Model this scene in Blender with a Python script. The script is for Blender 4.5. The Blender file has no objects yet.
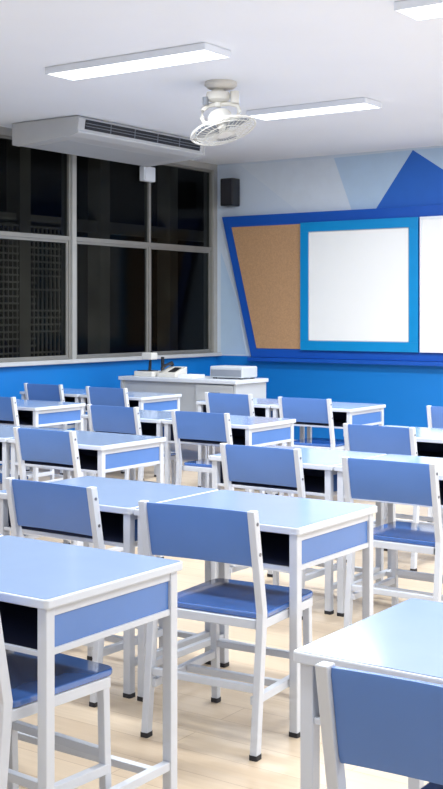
import bpy, bmesh, math, random
from mathutils import Vector, Matrix
random.seed(7)
S = bpy.context.scene
C = S.collection
try:
    S.view_settings.view_transform = 'Standard'
    S.view_settings.look = 'None'
except Exception:
    pass
PI = math.pi
H = 1.43; F = 1195.0; TH = math.radians(34.8); HOR = 313.0
XW = -8.1; YW = 11.57; ZC = 3.18; XR = 2.8; YB = -2.6
ct, st = math.cos(TH), math.sin(TH)

def lin(c):
    return tuple((v/255/12.92 if v/255 <= .04045 else ((v/255+.055)/1.055)**2.4) for v in c)

# ---------- materials ----------
def mat(name, rgb, rough=.5, metal=0, var=.04, scale=8, bump=0, coat=0, spec=.5):
    m = bpy.data.materials.new(name); m.use_nodes = True
    nt = m.node_tree; b = nt.nodes['Principled BSDF']
    b.inputs['Roughness'].default_value = rough
    b.inputs['Metallic'].default_value = metal
    b.inputs['Specular IOR Level'].default_value = spec
    b.inputs['Coat Weight'].default_value = coat
    b.inputs['Coat Roughness'].default_value = .08
    tc = nt.nodes.new('ShaderNodeTexCoord')
    n = nt.nodes.new('ShaderNodeTexNoise'); n.inputs['Scale'].default_value = scale
    nt.links.new(tc.outputs['Object'], n.inputs['Vector'])
    r = nt.nodes.new('ShaderNodeValToRGB')
    c = lin(rgb)
    r.color_ramp.elements[0].position = .3; r.color_ramp.elements[1].position = .7
    r.color_ramp.elements[0].color = (*[v*(1-var) for v in c], 1)
    r.color_ramp.elements[1].color = (*[min(1, v*(1+var)) for v in c], 1)
    nt.links.new(n.outputs['Fac'], r.inputs['Fac'])
    nt.links.new(r.outputs['Color'], b.inputs['Base Color'])
    if bump:
        bp = nt.nodes.new('ShaderNodeBump'); bp.inputs['Strength'].default_value = bump
        n2 = nt.nodes.new('ShaderNodeTexNoise'); n2.inputs['Scale'].default_value = scale*12
        nt.links.new(tc.outputs['Object'], n2.inputs['Vector'])
        nt.links.new(n2.outputs['Fac'], bp.inputs['Height'])
        nt.links.new(bp.outputs['Normal'], b.inputs['Normal'])
    return m

def emis(name, rgb, s):
    m = bpy.data.materials.new(name); m.use_nodes = True
    b = m.node_tree.nodes['Principled BSDF']
    b.inputs['Base Color'].default_value = (*lin(rgb), 1)
    b.inputs['Emission Color'].default_value = (*lin(rgb), 1)
    b.inputs['Emission Strength'].default_value = s
    return m

M = {}
M['frame'] = mat('white_enamel', (208, 213, 222), .35, var=.02)
M['top'] = mat('pale_blue_laminate', (154, 177, 213), .14, var=.015, coat=.3)
M['edge'] = mat('white_edge_band', (210, 216, 226), .35, var=.01)
M['back'] = mat('periwinkle_blue_panel', (88, 127, 194), .34, var=.03, scale=5)
M['seat'] = mat('mid_blue_seat', (64, 106, 176), .05, var=.08, scale=4, coat=1)
M['boxblue'] = mat('blue_box_side', (90, 130, 196), .22, var=.03)
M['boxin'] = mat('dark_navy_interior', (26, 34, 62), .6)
M['rubber'] = mat('black_rubber', (38, 38, 44), .7)
M['screw'] = mat('dark_screw_metal', (120, 122, 130), .3, metal=.8)
M['wall'] = mat('pale_blue_white_wall', (207, 221, 237), .75, var=.015, scale=2)
M['wallw'] = mat('white_wall', (240, 244, 250), .75, var=.015, scale=2)
M['ceil'] = mat('white_ceiling', (242, 247, 254), .85, var=.01, scale=1.5)
M['wblue'] = mat('bright_blue_wall', (0, 120, 204), .5, var=.03, scale=1.5)
M['royal'] = mat('royal_blue_board', (14, 84, 184), .45, var=.02)
M['sky'] = mat('sky_blue_frame', (0, 140, 208), .4, var=.02)
M['tri'] = mat('mural_blue', (34, 102, 198), .6, var=.02)
M['tri2'] = mat('mural_pale_blue', (182, 208, 234), .6, var=.02)
M['tri3'] = mat('mural_light_grey', (214, 226, 239), .7, var=.02)
M['alu'] = mat('window_aluminium', (144, 143, 138), .4, metal=.3)
M['pillar'] = mat('grey_beige_pillar', (168, 168, 165), .6)
M['sill'] = mat('white_sill', (196, 199, 201), .45)
M['wb'] = mat('whiteboard_enamel', (250, 253, 254), .3, var=.003)
M['cork'] = mat('cork', (188, 149, 111), .9, var=.10, scale=70, bump=.15)
M['ac'] = mat('aircon_plastic', (198, 201, 204), .45, var=.01)
M['deskside'] = mat('grey_white_panel', (190, 195, 200), .45, var=.01)
M['dark'] = mat('dark_plastic', (32, 34, 40), .45)
M['cream'] = mat('cream_plastic', (218, 216, 209), .4, var=.01)
M['fixt'] = mat('white_fixture', (236, 242, 250), .4, var=.01)
M['grey'] = mat('grey_plastic', (130, 136, 146), .45)
M['wire'] = mat('fan_wire', (222, 221, 214), .35)
M['lit'] = emis('lit_diffuser', (245, 250, 255), 3)
M['bld'] = mat('night_concrete', (128, 126, 118), .9, var=.4, scale=1.2)
M['bldd'] = mat('night_dark_opening', (36, 37, 38), .8)
M['paper'] = mat('paper', (236, 238, 240), .8, var=.01)

def glass_mat():
    m = bpy.data.materials.new('dark_window_glass'); m.use_nodes = True
    nt = m.node_tree; nt.nodes.clear()
    out = nt.nodes.new('ShaderNodeOutputMaterial'); mix = nt.nodes.new('ShaderNodeMixShader')
    tr = nt.nodes.new('ShaderNodeBsdfTransparent'); tr.inputs['Color'].default_value = (.64, .66, .66, 1)
    gl = nt.nodes.new('ShaderNodeBsdfGlossy'); gl.inputs['Roughness'].default_value = .09
    gl.inputs['Color'].default_value = (.45, .45, .45, 1)
    fr = nt.nodes.new('ShaderNodeFresnel'); fr.inputs['IOR'].default_value = 1.17
    nt.links.new(fr.outputs[0], mix.inputs[0]); nt.links.new(tr.outputs[0], mix.inputs[1])
    nt.links.new(gl.outputs[0], mix.inputs[2]); nt.links.new(mix.outputs[0], out.inputs[0])
    return m
M['glass'] = glass_mat()

def floor_mat():
    m = bpy.data.materials.new('pale_wood_vinyl'); m.use_nodes = True
    nt = m.node_tree; b = nt.nodes['Principled BSDF']; b.inputs['Roughness'].default_value = .4
    tc = nt.nodes.new('ShaderNodeTexCoord')
    mp = nt.nodes.new('ShaderNodeMapping')
    nt.links.new(tc.outputs['Object'], mp.inputs['Vector'])
    br = nt.nodes.new('ShaderNodeTexBrick')
    br.inputs['Scale'].default_value = 1.0
    br.inputs['Brick Width'].default_value = 1.2; br.inputs['Row Height'].default_value = .15
    br.inputs['Mortar Size'].default_value = .0014
    br.inputs['Color1'].default_value = (*lin((214, 196, 171)), 1)
    br.inputs['Color2'].default_value = (*lin((205, 185, 159)), 1)
    br.inputs['Mortar'].default_value = (*lin((172, 149, 123)), 1)
    nt.links.new(mp.outputs[0], br.inputs['Vector'])
    mp2 = nt.nodes.new('ShaderNodeMapping'); mp2.inputs['Scale'].default_value = (1.5, 22, 1)
    nt.links.new(tc.outputs['Object'], mp2.inputs['Vector'])
    n = nt.nodes.new('ShaderNodeTexNoise'); n.inputs['Scale'].default_value = 2.2; n.inputs['Detail'].default_value = 8
    n.inputs['Roughness'].default_value = .65
    nt.links.new(mp2.outputs[0], n.inputs['Vector'])
    mx = nt.nodes.new('ShaderNodeMix'); mx.data_type = 'RGBA'; mx.blend_type = 'MULTIPLY'
    mx.inputs[0].default_value = .26
    rp = nt.nodes.new('ShaderNodeValToRGB')
    rp.color_ramp.elements[0].position = .35; rp.color_ramp.elements[0].color = (.70, .65, .59, 1)
    rp.color_ramp.elements[1].position = .62; rp.color_ramp.elements[1].color = (1, 1, 1, 1)
    nt.links.new(n.outputs['Fac'], rp.inputs['Fac'])
    nt.links.new(br.outputs['Color'], mx.inputs[6]); nt.links.new(rp.outputs['Color'], mx.inputs[7])
    nt.links.new(mx.outputs[2], b.inputs['Base Color'])
    return m
M['floor'] = floor_mat()

# ---------- mesh helpers ----------
def hexa(bm, v):
    vs = [bm.verts.new(p) for p in v]
    for f in ((0,3,2,1),(4,5,6,7),(0,1,5,4),(1,2,6,5),(2,3,7,6),(3,0,4,7)):
        bm.faces.new([vs[i] for i in f])
def box(bm, x0, x1, y0, y1, z0, z1):
    hexa(bm, [(x0,y0,z0),(x1,y0,z0),(x1,y1,z0),(x0,y1,z0),(x0,y0,z1),(x1,y0,z1),(x1,y1,z1),(x0,y1,z1)])
def strip(bm, x0, x1, pts, t):      # bent square tube in the yz plane
    rings = [[bm.verts.new(p) for p in ((x0,y-t/2,z),(x1,y-t/2,z),(x1,y+t/2,z),(x0,y+t/2,z))] for y, z in pts]
    bm.faces.new(rings[0][::-1]); bm.faces.new(rings[-1])
    for a, b in zip(rings, rings[1:]):
        for i in range(4):
            j = (i+1) % 4
            bm.faces.new([a[i], a[j], b[j], b[i]])
def prism(bm, pts, a0, a1, axis='z'):   # pts in the other two axes
    def P(p, a):
        if axis == 'z': return (p[0], p[1], a)
        if axis == 'y': return (p[0], a, p[1])
        return (a, p[0], p[1])
    lo = [bm.verts.new(P(p, a0)) for p in pts]; hi = [bm.verts.new(P(p, a1)) for p in pts]
    bm.faces.new(lo[::-1]); bm.faces.new(hi)
    n = len(pts)
    for i in range(n):
        j = (i+1) % n
        bm.faces.new([lo[i], lo[j], hi[j], hi[i]])
def rrect(x0, x1, y0, y1, r, n=5):
    out = []
    for cx, cy, a in ((x1-r,y1-r,0),(x0+r,y1-r,90),(x0+r,y0+r,180),(x1-r,y0+r,270)):
        for k in range(n+1):
            t = math.radians(a+90*k/n); out.append((cx+r*math.cos(t), cy+r*math.sin(t)))
    return out
def tube(bm, pts, r, n=6, closed=False):
    pts = [Vector(p) for p in pts]; rings = []
    N = len(pts)
    for i, p in enumerate(pts):
        if closed: d = pts[(i+1) % N]-pts[i-1]
        else: d = pts[min(i+1, N-1)]-pts[max(i-1, 0)]
        d.normalize()
        up = Vector((0,0,1)) if abs(d.z) < .9 else Vector((1,0,0))
        a = d.cross(up).normalized(); b = d.cross(a)
        rr = r[i] if isinstance(r, (list, tuple)) else r
        rings.append([bm.verts.new(p+rr*(math.cos(2*PI*k/n)*a+math.sin(2*PI*k/n)*b)) for k in range(n)])
    for i in range(N if closed else N-1):
        A, B = rings[i], rings[(i+1) % N]
        for k in range(n):
            bm.faces.new([A[k], A[(k+1) % n], B[(k+1) % n], B[k]])
    if not closed:
        bm.faces.new(rings[0][::-1]); bm.faces.new(rings[-1])
def lathe(bm, prof, n=32, c=(0,0,0)):   # prof: (r,z)
    rings = [[bm.verts.new((c[0]+r*math.cos(2*PI*k/n), c[1]+r*math.sin(2*PI*k/n), c[2]+z)) for k in range(n)] for r, z in prof]
    for A, B in zip(rings, rings[1:]):
        for k in range(n):
            bm.faces.new([A[k], A[(k+1) % n], B[(k+1) % n], B[k]])
    bm.faces.new(rings[0][::-1]); bm.faces.new(rings[-1])
def obj(name, bm, m, parent=None, bev=0, smooth=False):
    bmesh.ops.recalc_face_normals(bm, faces=bm.faces)
    me = bpy.data.meshes.new(name); bm.to_mesh(me); bm.free()
    me.materials.append(M[m])
    o = bpy.data.objects.new(name, me); C.objects.link(o)
    if parent: o.parent = parent
    if bev:
        b = o.modifiers.new('bevel', 'BEVEL'); b.width = bev; b.segments = 2; b.limit_method = 'ANGLE'
        b.angle_limit = math.radians(40)
    if smooth:
        for p in me.polygons: p.use_smooth = True
        try: me.set_sharp_from_angle(angle=math.radians(40))
        except Exception: pass
    return o
def B(): return bmesh.new()
def boxo(name, dims, m, parent=None, bev=0):
    bm = B(); box(bm, *dims); return obj(name, bm, m, parent, bev)
def tag(o, label, cat, group=None):
    o['label'] = label; o['category'] = cat
    if group: o['group'] = group
    return o
def thing(name, label, cat, loc=(0,0,0), rz=0, group=None):
    o = bpy.data.objects.new(name, None); C.objects.link(o); o.empty_display_size = .1
    o.location = loc; o.rotation_euler = (0, 0, rz)
    return tag(o, label, cat, group)
def struct(name, bm, m, parent=None, bev=0):
    o = obj(name, bm, m, parent, bev)
    if not parent: o['kind'] = 'structure'
    return o
def copy_tree(o, parent=None):
    c = o.copy(); C.objects.link(c); c.parent = parent
    for ch in list(o.children): copy_tree(ch, c)
    return c
def FW(px, py, yp=YW):      # a photo direction traced to the real front wall plane
    t = (px-221.5)/F
    D = yp/(st*t+ct)
    return (ct*t-st)*D, H+(HOR-py)*D/F

# ---------- room shell ----------
bm = B(); box(bm, XW-.15, XR+.15, YB-.15, YW+.15, -.1, 0); struct('floor', bm, 'floor')
bm = B(); box(bm, XW-.15, XR+.15, YB-.15, YW+.15, ZC, ZC+.1); struct('ceiling', bm, 'ceil')
bm = B(); box(bm, XW-.15, XR+.15, YW, YW+.15, 0, ZC); struct('wall_front', bm, 'wall')
bm = B(); box(bm, XR, XR+.15, YB, YW, 0, ZC); struct('wall_right', bm, 'wallw')
bm = B(); box(bm, XW-.15, XR+.15, YB-.15, YB, 0, ZC); struct('wall_back', bm, 'wallw')
ZS = .97; ZH = 3.11
WIN = [(9.085, 11.50), (6.60, 9.025), (4.115, 6.54), (1.63, 4.055)]
bm = B(); box(bm, XW-.15, XW, YB, YW, 0, ZS-.04); struct('wall_left', bm, 'wblue')
bm = B()
box(bm, XW-.15, XW, YB, YW, ZH, ZC)
prev = YW
for a, b in WIN:
    box(bm, XW-.15, XW, b, prev, ZS-.04, ZH); prev = a
box(bm, XW-.15, XW, YB, prev, ZS-.04, ZH)
struct('wall_left_upper', bm, 'pillar')
bm = B(); box(bm, XW, XW+.07, YB, YW, ZS-.045, ZS-.005); struct('trim_1', bm, 'sill', bev=.006)
for i, (a, b) in enumerate(WIN):
    fb = B(); x0, x1 = XW-.09, XW-.02; t = .026
    mid = (a+b)/2 + (.02 if i == 0 else 0); zt = 2.18
    box(fb, x0, x1, a, a+t, ZS-.04, ZH); box(fb, x0, x1, b-t, b, ZS-.04, ZH)
    box(fb, x0, x1, a+t, b-t, ZS-.04, ZS+.01); box(fb, x0, x1, a+t, b-t, ZH-t, ZH)
    box(fb, x0, x1, a+t, b-t, zt-.022, zt+.022)
    box(fb, x0, x1, mid-t*.6, mid+t*.6, ZS+.01, zt-.022); box(fb, x0, x1, mid-t*.6, mid+t*.6, zt+.022, ZH-t)
    w = struct('window_%d' % (i+1), fb, 'alu', bev=.003)
    for (p, q) in ((a+t, mid-t*.6), (mid+t*.6, b-t)):
        sb = B(); s = .024; z0, z1 = ZS+.01, zt-.022; xa, xb = XW-.07, XW-.035
        box(sb, xa, xb, p, p+s, z0, z1); box(sb, xa, xb, q-s, q, z0, z1)
        box(sb, xa, xb, p+s, q-s, z0, z0+s); box(sb, xa, xb, p+s, q-s, z1-s, z1)
        obj('sliding_sash', sb, 'alu', w, .002)
        boxo('pane', (XW-.056, XW-.05, p+s, q-s, z0+s, z1-s), 'glass', w)
        boxo('pane', (XW-.056, XW-.05, p, q, zt+.022, ZH-t), 'glass', w)
# front wall lower blue band and painted mural facets
bm = B(); box(bm, XW, XR, YW-.012, YW, 0, .93); struct('trim_2', bm, 'wblue')
def mural(name, pts, m, d):
    bm = B(); prism(bm, [FW(*p) for p in pts], YW-d, YW-.0005, 'y'); return struct(name, bm, m)
mural('trim_3', [(376,209),(413,150),(470,187),(470,204)], 'tri', .004)
mural('trim_4', [(413,150),(470,145.5),(470,187)], 'tri2', .003)
mural('trim_5', [(221,252),(237,300),(246,354),(221,354)], 'tri2', .003)
mural('trim_6', [(334,158),(413,150),(376,209),(352,211)], 'tri2', .002)
mural('trim_7', [(240,165),(334,158),(352,211),(300,213)], 'tri3', .002)

# ---------- board assembly ----------
DP = .07
yf = YW-DP
def rel(px, py, y=yf): return FW(px, py, y)
xr = -1.7
t0 = thing('display_board', 'long royal blue angular wall panel holding a slanted brown corkboard beside the whiteboard', 'display board', (-5, YW, 1))
def part_prism(name, pts, y0, y1, m, par, bev=0):
    bm = B(); prism(bm, [(x+5, z-1) for x, z in pts], y0-YW, y1-YW, 'y'); return obj(name, bm, m, par, bev)
ztop = rel(222, 217)[1]; zbot = rel(252, 357)[1]
xl = rel(221.8, 220)[0]; xlb = rel(251, 357)[0]
part_prism('backing_panel', [(xl, ztop), (xlb, zbot), (xr-.3, zbot), (xr, ztop)], yf, YW-.001, 'royal', t0, .004)
zi0 = rel(300, 349)[1]; zi1 = rel(260, 226)[1]
xc0 = rel(232, 226)[0]; xc1 = rel(257, 348)[0]; xc2 = rel(303, 230)[0]
part_prism('corkboard', [(xc0, zi1), (xc1, zi0), (xc2, zi0), (xc2, zi1)], yf-.010, yf, 'cork', t0)
bm = B(); box(bm, xlb-.02, xr-.3, yf-.05, YW-.013, zbot-.045, zbot-.002)
struct('trim_8', bm, 'royal', bev=.004)
def whiteboard(x0, x1, z0, z1, fr, fm, tm, label, yb):
    t = thing('whiteboard', label, 'whiteboard', ((x0+x1)/2, yb, z0))
    w = (x1-x0)/2; h = z1-z0
    fb = B(); box(fb, -w, w, -.03, 0, h-fr, h); box(fb, -w, w, -.03, 0, 0, fr)
    box(fb, -w, -w+fr, -.03, 0, fr, h-fr); box(fb, w-fr, w, -.03, 0, fr, h-fr)
    obj('frame', fb, fm, t, .003)
    boxo('writing_surface', (-w+fr, w-fr, -.02, -.004, fr, h-fr), 'wb', t)
    fb = B(); s = .009
    box(fb, -w+fr, w-fr, -.026, -.02, fr, fr+s); box(fb, -w+fr, w-fr, -.026, -.02, h-fr-s, h-fr)
    box(fb, -w+fr, -w+fr+s, -.026, -.02, fr, h-fr); box(fb, w-fr-s, w-fr, -.026, -.02, fr, h-fr)
    obj('rim', fb, tm, t)
    return t
wx0 = rel(302, 300)[0]; wx1 = rel(419.5, 300)[0]
wz1 = rel(302, 223)[1]; wz0 = rel(302, 350)[1]
whiteboard(wx0, wx1, wz0, wz1, .105, 'sky', 'deskside', 'large whiteboard in a sky blue frame beside the corkboard', yf-.011)
whiteboard(wx1+.02, wx1+1.6, wz0+.0, wz1, .022, 'fixt', 'fixt', 'second whiteboard with a thin white rim, cut off by the right edge', yf-.011)

# ---------- wall speaker ----------
t = thing('wall_speaker', 'small black loudspeaker mounted high in the front corner beside the windows', 'speaker', (-7.84, YW, 2.67))
boxo('cabinet', (-.09, .09, -.19, -.04, 0, .32), 'dark', t, .012)
boxo('grille', (-.078, .078, -.20, -.19, .02, .30), 'rubber', t, .004)
boxo('bracket', (-.03, .03, -.04, -.001, .12, .22), 'dark', t)

# ---------- small fitting on the window mullion under the air conditioner ----------
t = thing('junction_box', 'small white box fitted on the window frame below the air conditioner', 'junction box', (XW-.019, 10.22, 2.86))
boxo('case', (0, .07, -.10, .10, 0, .16), 'fixt', t, .01)
boxo('cover', (.07, .078, -.085, .085, .015, .145), 'fixt', t, .003)
boxo('conduit', (.01, .035, -.012, .012, .16, .29), 'fixt', t)

# ---------- ceiling lights ----------
def ceiling_light(cx, cy, L, label):
    t = thing('ceiling_light', label, 'ceiling light', (cx, cy, ZC), 0, 'rectangular ceiling light panels')
    w = .15; l = L/2; hh = .05
    bm = B(); box(bm, -l, l, -w, -w+.012, -hh, -.002); box(bm, -l, l, w-.012, w, -hh, -.002)
    box(bm, -l, -l+.012, -w+.012, w-.012, -hh, -.002); box(bm, l-.012, l, -w+.012, w-.012, -hh, -.002)
    box(bm, -l+.012, l-.012, -w+.012, w-.012, -.02, -.002)
    obj('housing', bm, 'fixt', t, .003)
    boxo('diffuser', (-l+.014, l-.014, -w+.014, w-.014, -hh+.002, -.032), 'lit', t)
def lamp(cx, cy, L, power, z=ZC-.054):
    d = bpy.data.lights.new('lamp', 'AREA'); d.shape = 'RECTANGLE'; d.size = L-.05; d.size_y = .26
    d.energy = power; d.color = (.93, .965, 1.0)
    o = bpy.data.objects.new('lamp', d); C.objects.link(o); o.location = (cx, cy, z)
LP = {(0, 1): (-5.19, 6.42), (0, 0): (-5.14, 8.75), (1, 1): (-2.34, 6.22)}
ceiling_light(*LP[(0, 1)], 1.4, 'lit rectangular ceiling panel at the upper left, before the fan')
ceiling_light(*LP[(0, 0)], 1.15, 'lit rectangular ceiling panel just right of the ceiling fan')
ceiling_light(*LP[(1, 1)], 1.4, 'lit ceiling panel cut off at the top right corner')
for i, x in enumerate((-5.14, -2.34, .5)):
    for j, (y, k) in enumerate(((8.75, 1.5), (6.22, 1.2), (3.9, 1.15), (1.6, .5), (-.7, .2))):
        xx, yy = LP.get((i, j), (x, y))
        lamp(xx, yy, 1.15 if j == 0 else 1.4, 57*k)

# ---------- air conditioner ----------
t = thing('air_conditioner', 'long white ceiling hung air conditioner above the dark windows', 'air conditioner', (-7.44, 8.90, ZC))
prof = [(-.42,-.005),(.37,-.005),(.39,-.025),(.375,-.125),(.385,-.14),(.375,-.152),(.28,-.175),(-.36,-.215),(-.42,-.20)]
bm = B(); prism(bm, prof, -.93, .93, 'y'); obj('body', bm, 'ac', t, .006)
for s in (-1, 1):
    bm = B(); prism(bm, [(p[0]*1.012, p[1]*1.02 if p[1] < -.01 else p[1]) for p in prof], s*.93-(0 if s > 0 else .035), s*.93+(.035 if s > 0 else 0), 'y')
    obj('end_cap', bm, 'ac', t, .006)
bm = B(); prism(bm, [(.392,-.03),(.35,-.03),(.34,-.115),(.382,-.115)], -.87, .87, 'y'); obj('air_outlet', bm, 'dark', t)
bm = B()
for q in (-.052, -.078):
    prism(bm, [(.400,q-.010),(.372,q),(.372,q-.004),(.400,q-.015)], -.87, .87, 'y')
for k in range(1, 5):
    y = -.87+1.74*k/5; prism(bm, [(.396,-.032),(.37,-.032),(.362,-.113),(.388,-.113)], y-.004, y+.004, 'y')
obj('louver', bm, 'grey', t)
bm = B(); prism(bm, [(.12,-.186),(-.33,-.2155),(-.33,-.210),(.12,-.180)], -.8, .8, 'y')
obj('intake_grille', bm, 'deskside', t)

# ---------- ceiling fan ----------
t = thing('ceiling_fan', 'cream orbiting ceiling fan with a round wire guard', 'fan', (-5.17, 7.43, ZC))
hd = Vector((.571, -.82, 0)); ax = Vector((.82, .571, 0))
bm = B(); lathe(bm, [(.12,-.002),(.125,-.028),(.10,-.05),(.045,-.058),(.035,-.058)]); obj('canopy', bm, 'cream', t, smooth=True)
off = ax*-.02
bm = B(); lathe(bm, [(.045,-.045),(.045,-.07),(.085,-.08),(.092,-.10),(.088,-.135),(.06,-.15),(.03,-.155),(.025,-.19)], c=(off.x, off.y, 0)); obj('gearbox', bm, 'cream', t, smooth=True)
bm = B()
tube(bm, [ax*a+Vector((0,0,z)) for a, z in ((-.085,-.325),(-.125,-.31),(-.145,-.27),(-.138,-.215),(-.095,-.18),(-.02,-.170),(.07,-.165),(.128,-.18),(.142,-.22),(.128,-.26),(.09,-.275))], .017, 8)
obj('yoke', bm, 'cream', t, smooth=True)
bm = B(); c0 = ax*.105+hd*.02
tube(bm, [c0+Vector((0,0,-.075)), c0+Vector((0,0,-.165))], .034, 12); obj('orbit_arm', bm, 'cream', t, smooth=True)
bm = B(); c1 = ax*-.115+hd*.03
tube(bm, [c1+Vector((0,0,-.12)), c1+Vector((0,0,-.18))], .024, 10); obj('pivot', bm, 'grey', t, smooth=True)
best = None
for s1 in (-1, 1):
    for s2 in (-1, 1):
        R3 = Matrix.Rotation(math.radians(14*s2), 3, hd) @ Matrix.Rotation(math.radians(13*s1), 3, ax)
        d = R3 @ Vector((0,0,-1)); lf = R3 @ (-ax)
        if d.dot(hd) > 0 and lf.z < 0: best = R3
R = Matrix.Translation((0,0,-.297)) @ best.to_4x4()
def xf(bm): bmesh.ops.transform(bm, matrix=R, verts=bm.verts)
bm = B(); lathe(bm, [(.04,.08),(.07,.075),(.092,.045),(.092,-.01),(.075,-.04),(.03,-.045)]); xf(bm); obj('motor', bm, 'cream', t, smooth=True)
gb = B(); RG = .25
for (r, z) in ((RG,-.078),(RG*.88,-.098),(RG*.6,-.108),(.05,-.112),(RG*.88,-.058),(RG*.6,-.05)):
    tube(gb, [(r*math.cos(2*PI*k/36), r*math.sin(2*PI*k/36), z) for k in range(36)], .008 if r == RG else .0035, 5, True)
for k in range(36):
    a = 2*PI*k/36; c, s = math.cos(a), math.sin(a)
    tube(gb, [(.05*c,.05*s,-.112),(RG*.6*c,RG*.6*s,-.108),(RG*.88*c,RG*.88*s,-.098),(RG*c,RG*s,-.078),(RG*.88*c,RG*.88*s,-.058),(RG*.6*c,RG*.6*s,-.05),(.06*c,.06*s,-.036)], .0026, 4)
xf(gb); obj('guard', gb, 'wire', t)
bm = B(); lathe(bm, [(.055,-.109),(.055,-.119),(.02,-.124)]); xf(bm); obj('badge', bm, 'cream', t, smooth=True)
for k in range(3):
    bm = B(); a0 = 2*PI*k/3
    g = []
    for i in range(7):
        r = .035+.185*i/6; wdt = .05+.05*math.sin(PI*i/6*.8)
        row = []
        for j in range(5):
            u = j/4-.5; a = a0+u*wdt*2/r*.9 if r > .08 else a0+u*1.0
            row.append(bm.verts.new((r*math.cos(a), r*math.sin(a), -.078+u*.022)))
        g.append(row)
    for i in range(6):
        for j in range(4): bm.faces.new([g[i][j], g[i+1][j], g[i+1][j+1], g[i][j+1]])
    xf(bm); o = obj('blade', bm, 'grey', t, smooth=True); m_ = o.modifiers.new('s', 'SOLIDIFY'); m_.thickness = .003
bm = B(); lathe(bm, [(.04,-.04),(.045,-.07),(.03,-.09),(.01,-.095)]); xf(bm); obj('hub', bm, 'cream', t, smooth=True)

# ---------- student chair ----------
CW = .2225
def make_chair():
    t = thing('student_chair', '', 'chair')
    w = CW; pw = .026
    path = [(0.004,.012),(.044,.40),(.048,.46),(-.014,.798)]
    def py_(zz): return .048-.062*(zz-.46)/.338
    for s in (-1, 1):
        a, b = (w-pw, w) if s > 0 else (-w, -w+pw)
        bm = B(); strip(bm, a, b, path, .032); l = obj('rear_leg', bm, 'frame', t, .003)
        bm = B(); prism(bm, rrect(a-.002, b+.002, -.014, .022, .005, 2), 0, .016); obj('foot_cap', bm, 'rubber', l)
        for zz in (.655, .755):
            yy = py_(zz)
            bm = B(); r_ = .006
            xs = w if s > 0 else -w
            prism(bm, [(yy+r_*math.cos(2*PI*k/8), zz+r_*math.sin(2*PI*k/8)) for k in range(8)], xs-.001*s, xs+.0025*s, 'x')
            obj('screw', bm, 'screw', l)
        a, b = (w-.02-pw, w-.02) if s > 0 else (-w+.02, -w+.02+pw)
        bm = B(); strip(bm, a, b, [(.432,.012),(.420,.425)], .025); l = obj('front_leg', bm, 'frame', t, .003)
        bm = B(); prism(bm, rrect(a-.002, b+.002, .417, .447, .005, 2), 0, .016); obj('foot_cap', bm, 'rubber', l)
        xs0, xs1 = (w-.041, w-.017) if s > 0 else (-w+.017, -w+.041)
        bm = B(); box(bm, xs0, xs1, .02, .428, .165, .192); obj('side_rail', bm, 'frame', t, .002)
    for (y0, z0) in ((.016, .205), (.215, .167), (.418, .205)):
        bm = B(); box(bm, -w+.026, w-.026, y0, y0+.022, z0, z0+.024); obj('cross_rail', bm, 'frame', t, .002)
    bm = B(); i0 = .018
    for (x0, x1) in ((w-pw-i0, w-i0), (-w+i0, -w+pw+i0)): box(bm, x0, x1, .055, .435, .40, .43)
    box(bm, -w+pw, w-pw, .055, .08, .40, .43); box(bm, -w+pw+i0, w-pw-i0, .41, .435, .40, .43)
    obj('seat_frame', bm, 'frame', t, .002)
    bm = B(); prism(bm, rrect(-w+.018, w-.018, .068, .462, .035), .431, .450); obj('seat', bm, 'seat', t, .005)
    bm = B(); n = 12; v = []
    for (zz) in (.612, .626, .780, .793):
        yy = py_(zz)
        row = []
        for side in (-.009, .009):
            th = side*(.6 if zz in (.612, .793) else 1)
            row.append([bm.verts.new((-w+pw+.001+(2*(w-pw)-.002)*i/n, yy+.004+th+.010*(1-(2*i/n-1)**2), zz)) for i in range(n+1)])
        v.append(row)
    for k in range(3):
        for i in range(n):
            bm.faces.new([v[k][0][i], v[k][0][i+1], v[k+1][0][i+1], v[k+1][0][i]])
            bm.faces.new([v[k][1][i], v[k+1][1][i], v[k+1][1][i+1], v[k][1][i+1]])
        for e in (0, n): bm.faces.new([v[k][0][e], v[k+1][0][e], v[k+1][1][e], v[k][1][e]])
    for k in (0, 3):
        for i in range(n): bm.faces.new([v[k][0][i], v[k][0][i+1], v[k][1][i+1], v[k][1][i]])
    obj('backrest', bm, 'back', t, smooth=True)
    return t

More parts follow.
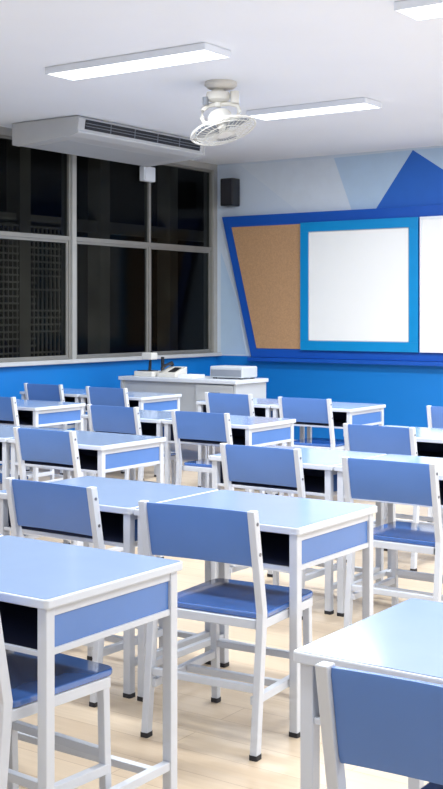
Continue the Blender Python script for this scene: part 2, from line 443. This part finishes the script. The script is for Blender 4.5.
# ---------- student desk ----------
DW = .716; DD = .58; HT = .71
def make_desk():
    t = thing('student_desk', '', 'desk')
    w = DW/2; lw = .032
    bm = B(); prism(bm, rrect(-w, w, 0, DD, .014), HT-.026, HT-.0015); obj('edge_band', bm, 'edge', t, .004)
    bm = B(); prism(bm, rrect(-w+.006, w-.006, .006, DD-.006, .010), HT-.012, HT); obj('tabletop', bm, 'top', t)
    i = .014
    for s in (-1, 1):
        for y0 in (i, DD-i-lw):
            a, b = (w-i-lw, w-i) if s > 0 else (-w+i, -w+i+lw)
            l = boxo('leg', (a, b, y0, y0+lw, .012, HT-.026), 'frame', t, .003)
            bm = B(); prism(bm, rrect(a-.002, b+.002, y0-.002, y0+lw+.002, .005, 2), 0, .016); obj('foot_cap', bm, 'rubber', l)
        xa, xb = (w-i-.028, w-i-.004) if s > 0 else (-w+i+.004, -w+i+.028)
        boxo('side_rail', (xa, xb, i+lw, DD-i-lw, .11, .135), 'frame', t, .002)
        boxo('apron_rail', (xa, xb, i+lw, DD-i-lw, HT-.052, HT-.026), 'frame', t, .002)
        boxo('lower_rail', (xa, xb, i+lw, DD-i-lw, HT-.152, HT-.134), 'frame', t, .002)
        xa, xb = (w-i-.020, w-i-.010) if s > 0 else (-w+i+.010, -w+i+.020)
        boxo('side_panel', (xa, xb, i+lw, DD-i-lw, HT-.135, HT-.051), 'boxblue', t)
    boxo('footrest', (-w+i+.028, w-i-.028, DD-.12, DD-.095, .112, .134), 'frame', t, .002)
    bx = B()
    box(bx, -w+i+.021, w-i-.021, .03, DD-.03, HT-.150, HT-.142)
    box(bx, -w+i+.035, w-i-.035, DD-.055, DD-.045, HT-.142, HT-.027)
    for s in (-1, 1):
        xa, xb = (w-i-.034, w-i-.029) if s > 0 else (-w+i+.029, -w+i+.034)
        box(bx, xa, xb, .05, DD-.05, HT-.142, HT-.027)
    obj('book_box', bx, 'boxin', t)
    boxo('front_panel', (-w+i+lw, w-i-lw, DD-.036, DD-.026, HT-.150, HT-.027), 'boxblue', t)
    boxo('shelf_lip', (-w+i+lw, w-i-lw, .018, .030, HT-.154, HT-.140), 'frame', t, .002)
    return t

cols_d = {'a': -7.13, 'b': -6.41, 'c': -4.97, 'd': -4.25, 'e': -2.79, 'f': -2.07, 'g': -1.335+DW}
rowy = {1: 2.19, 2: 3.43, 3: 4.88, 4: 6.33, 5: 7.82}
desks = [
 (1,'f',0,.02,'large foreground desk whose pale top fills the left edge'),
 (1,'g',0,-.01,'desk at the bottom right corner before the nearest backrest'),
 (1,'e',-.004,.02,'desk mostly outside the left edge, joined to the foreground desk'),
 (2,'f',0,0,'desk touching the central foreground chair, beside the open aisle'),
 (2,'e',-.004,.0,'desk joined to the left side of the central desk'),
 (3,'f',0,.05,'third row desk cut off by the right edge'),
 (3,'e',-.004,.05,'third row desk in the middle, joined to the right edge desk'),
 (3,'d',.03,.06,'third row desk on the left, beside the aisle'),
 (3,'c',.026,.06,'third row desk cut by the left edge of the photo'),
 (4,'e',-.004,0,'fourth row desk at the right edge, below the second whiteboard'),
 (4,'d',.03,.06,'fourth row desk near the centre, beside the aisle'),
 (4,'c',.026,.06,'fourth row desk left of centre, joined to the central one'),
 (4,'b',.07,.32,'fourth row desk at the left near the windows'),
 (4,'a',.066,.32,'fourth row desk beside the window wall at the left edge'),
 (5,'e',-.10,0,'back row desk cut by the right edge, under the board ledge'),
 (5,'d',-.06,.08,'back row desk below the large whiteboard, beside the aisle'),
 (5,'c',-.064,.08,'back row desk below the corkboard'),
 (5,'b',.05,.14,'back row desk just before the teacher desk at the left'),
 (5,'a',.046,.14,'back row desk nearest the window wall'),
]
dproto = make_desk()
for k, (r, c, dx, dy, lab) in enumerate(desks):
    o = dproto if k == 0 else copy_tree(dproto)
    o.location = (cols_d[c]+dx-DW/2, rowy[r]+dy, 0)
    o['label'] = 'pale blue topped ' + lab; o['group'] = 'student desks in rows'

chairs = [   # right outer edge x, rear y
 (-2.135, 2.105, 'chair in the bottom left corner, only glossy seat and legs in view'),
 (-.645, 1.89, 'chair nearest the camera, cut off at the bottom right corner'),
 (-2.082, 3.185, 'chair in the central foreground, seen whole from backrest to feet'),
 (-2.85, 3.31, 'chair left of the central one, its back against the joined desk'),
 (-2.12, 4.64, 'chair at the right, its blue seat clear above the floor'),
 (-2.87, 4.78, 'chair in the middle of the picture, behind the central desk'),
 (-4.28, 4.80, 'third row chair on the left, beside the aisle'),
 (-5.02, 4.78, 'third row chair mostly beyond the left edge'),
 (-2.89, 6.04, 'fourth row chair at the right, below the whiteboard corner'),
 (-4.26, 6.22, 'fourth row chair just left of centre, beside the aisle'),
 (-5.04, 6.28, 'fourth row chair at left, second from the aisle'),
 (-6.40, 6.50, 'fourth row chair touching the left edge of the photo'),
 (-3.06, 7.52, 'back row chair cut off by the right edge'),
 (-4.355, 7.68, 'back row chair below the large whiteboard'),
 (-5.11, 7.78, 'back row chair below the wall corner and corkboard'),
 (-6.40, 7.82, 'back row chair just before the teacher desk'),
 (-7.17, 7.86, 'back row chair closest to the window wall'),
]
cproto = make_chair()
ROT = {0: -3.5, 1: 0, 2: 4.5, 4: 0}
for k, (x, y, lab) in enumerate(chairs):
    o = cproto if k == 0 else copy_tree(cproto)
    o.location = (x-CW, y, 0)
    o.rotation_euler[2] = math.radians(ROT.get(k, random.uniform(-1, 1)))
    o['label'] = 'blue and white ' + lab; o['group'] = 'student chairs in rows'

# ---------- teacher desk and equipment ----------
TX0, TX1, TY0, TY1, TZ = -7.62, -6.23, 9.2, 9.72, .80
tx = (TX0+TX1)/2; hw = (TX1-TX0)/2; d = TY1-TY0
t = thing('teacher_desk', 'white teacher desk in the front corner holding electronic equipment', 'teacher desk', (tx, TY0, 0))
bm = B(); prism(bm, rrect(-hw-.02, hw+.02, -.02, d+.02, .015), TZ-.035, TZ); obj('desktop', bm, 'edge', t, .004)
for s in (-1, 1): boxo('side_panel', ((hw-.025, hw, 0, d, 0, TZ-.035) if s > 0 else (-hw, -hw+.025, 0, d, 0, TZ-.035)), 'deskside', t, .002)
boxo('modesty_panel', (-hw+.025, hw-.025, .03, .05, .18, TZ-.035), 'deskside', t)
for k in range(2):
    z0 = TZ-.2-.19*k
    dr = boxo('drawer', (hw-.46, hw-.03, -.004, .028, z0, z0+.15), 'deskside', t, .003)
    boxo('handle', (hw-.31, hw-.18, -.018, -.004, z0+.07, z0+.085), 'grey', dr)
t = thing('equipment_box', 'plain pale grey equipment box on the right of the teacher desk', 'equipment box', (-6.46, 9.5, TZ))
boxo('case', (-.19, .19, -.13, .13, .012, .12), 'deskside', t, .012)
boxo('front_panel', (-.175, .175, -.135, -.13, .025, .09), 'grey', t, .002)
for x in (-.15, .15):
    for y in (-.1, .1): boxo('foot', (x-.015, x+.015, y-.015, y+.015, 0, .012), 'rubber', t)
t = thing('document_camera', 'black and white document camera on the left of the teacher desk', 'document camera', (-7.42, 9.44, TZ))
bm = B(); prism(bm, rrect(-.13, .13, -.13, .13, .03), 0, .05); obj('base', bm, 'cream', t, .005)
boxo('control_panel', (-.09, .09, -.11, .0, .05, .056), 'dark', t)
bm = B(); tube(bm, [(-.09,.09,.045),(-.09,.10,.13),(-.07,.08,.20),(-.02,.03,.235),(.02,-.02,.235)], .015, 8); obj('arm', bm, 'dark', t, smooth=True)
boxo('camera_head', (-.045, .085, -.10, .0, .165, .235), 'cream', t, .01)
boxo('lamp_arm', (.09, .115, .04, .07, .05, .19), 'dark', t, .004)
t = thing('telephone', 'white desk telephone with dark handset beside the document camera', 'telephone', (-7.14, 9.42, TZ))
bm = B(); prism(bm, [(-.10,0),(.10,0),(.10,.10),(-.10,.035)], -.11, .11, 'x'); obj('body', bm, 'cream', t, .005)
bm = B(); tube(bm, [(-.06,-.085,.075),(-.06,-.07,.10),(-.06,0,.12),(-.06,.07,.13),(-.06,.085,.11)], [.018,.021,.013,.021,.018], 8); obj('handset', bm, 'dark', t, smooth=True)
bm = B(); hexa(bm, [(-.005,-.06,.049),(.075,-.06,.049),(.075,.05,.085),(-.005,.05,.085),(-.005,-.06,.055),(.075,-.06,.055),(.075,.05,.091),(-.005,.05,.091)]); obj('keypad', bm, 'dark', t)
tag(boxo('paper_stack', (-6.98, -6.80, 9.3, 9.5, TZ, TZ+.03), 'paper', None, .002), 'low stack of white paper between telephone and grey box', 'paper')

# ---------- outside, night ----------
t = thing('building', 'dim night building with a gridded facade outside the left windows', 'building', (-14, 12, -3))
boxo('wall', (-1, 0, -8, 14, 0, 9), 'bldd', t)
bm = B()
for k in range(12): box(bm, 0, .3, -8+2*k, -7.75+2*k, 0, 9)
obj('columns', bm, 'bld', t)
bm = B()
for z in (1.2, 3.4, 5.85, 7.6): box(bm, 0, .22, -8, 14, z, z+.2)
obj('floor_bands', bm, 'bld', t)
bm = B()
rs = random.Random(3)
for k in range(23): box(bm, .25, .28, .75+.1*k, .75+.1*k+.022, 3.6, 5.85)
for k in range(20): box(bm, .252, .278, .75+rs.choice((0, 0, .5)), 3.0-rs.choice((0, 0, .6)), 3.65+.115*k, 3.65+.115*k+.03)
obj('lattice', bm, 'bld', t)
dl = bpy.data.lights.new('facade_fill', 'POINT'); dl.energy = 210; dl.color = (1, .97, .92); dl.shadow_soft_size = .2  # unseen fill light, added to make the facade lattice visible
o = bpy.data.objects.new('facade_fill', dl); C.objects.link(o); o.location = (-10.5, 13.2, -1.0)

w = bpy.data.worlds.new('night'); S.world = w; w.use_nodes = True
w.node_tree.nodes['Background'].inputs[0].default_value = (.01, .012, .015, 1)
w.node_tree.nodes['Background'].inputs[1].default_value = 1

# ---------- camera ----------
cd = bpy.data.cameras.new('camera'); cam = bpy.data.objects.new('camera', cd); C.objects.link(cam)
cam.location = (0, 0, H); cam.rotation_euler = (PI/2, 0, TH)
cd.sensor_fit = 'VERTICAL'; cd.sensor_height = 36; cd.lens = F/789*36
cd.shift_y = -(394.5-HOR)/789
cd.clip_start = .05
S.camera = cam
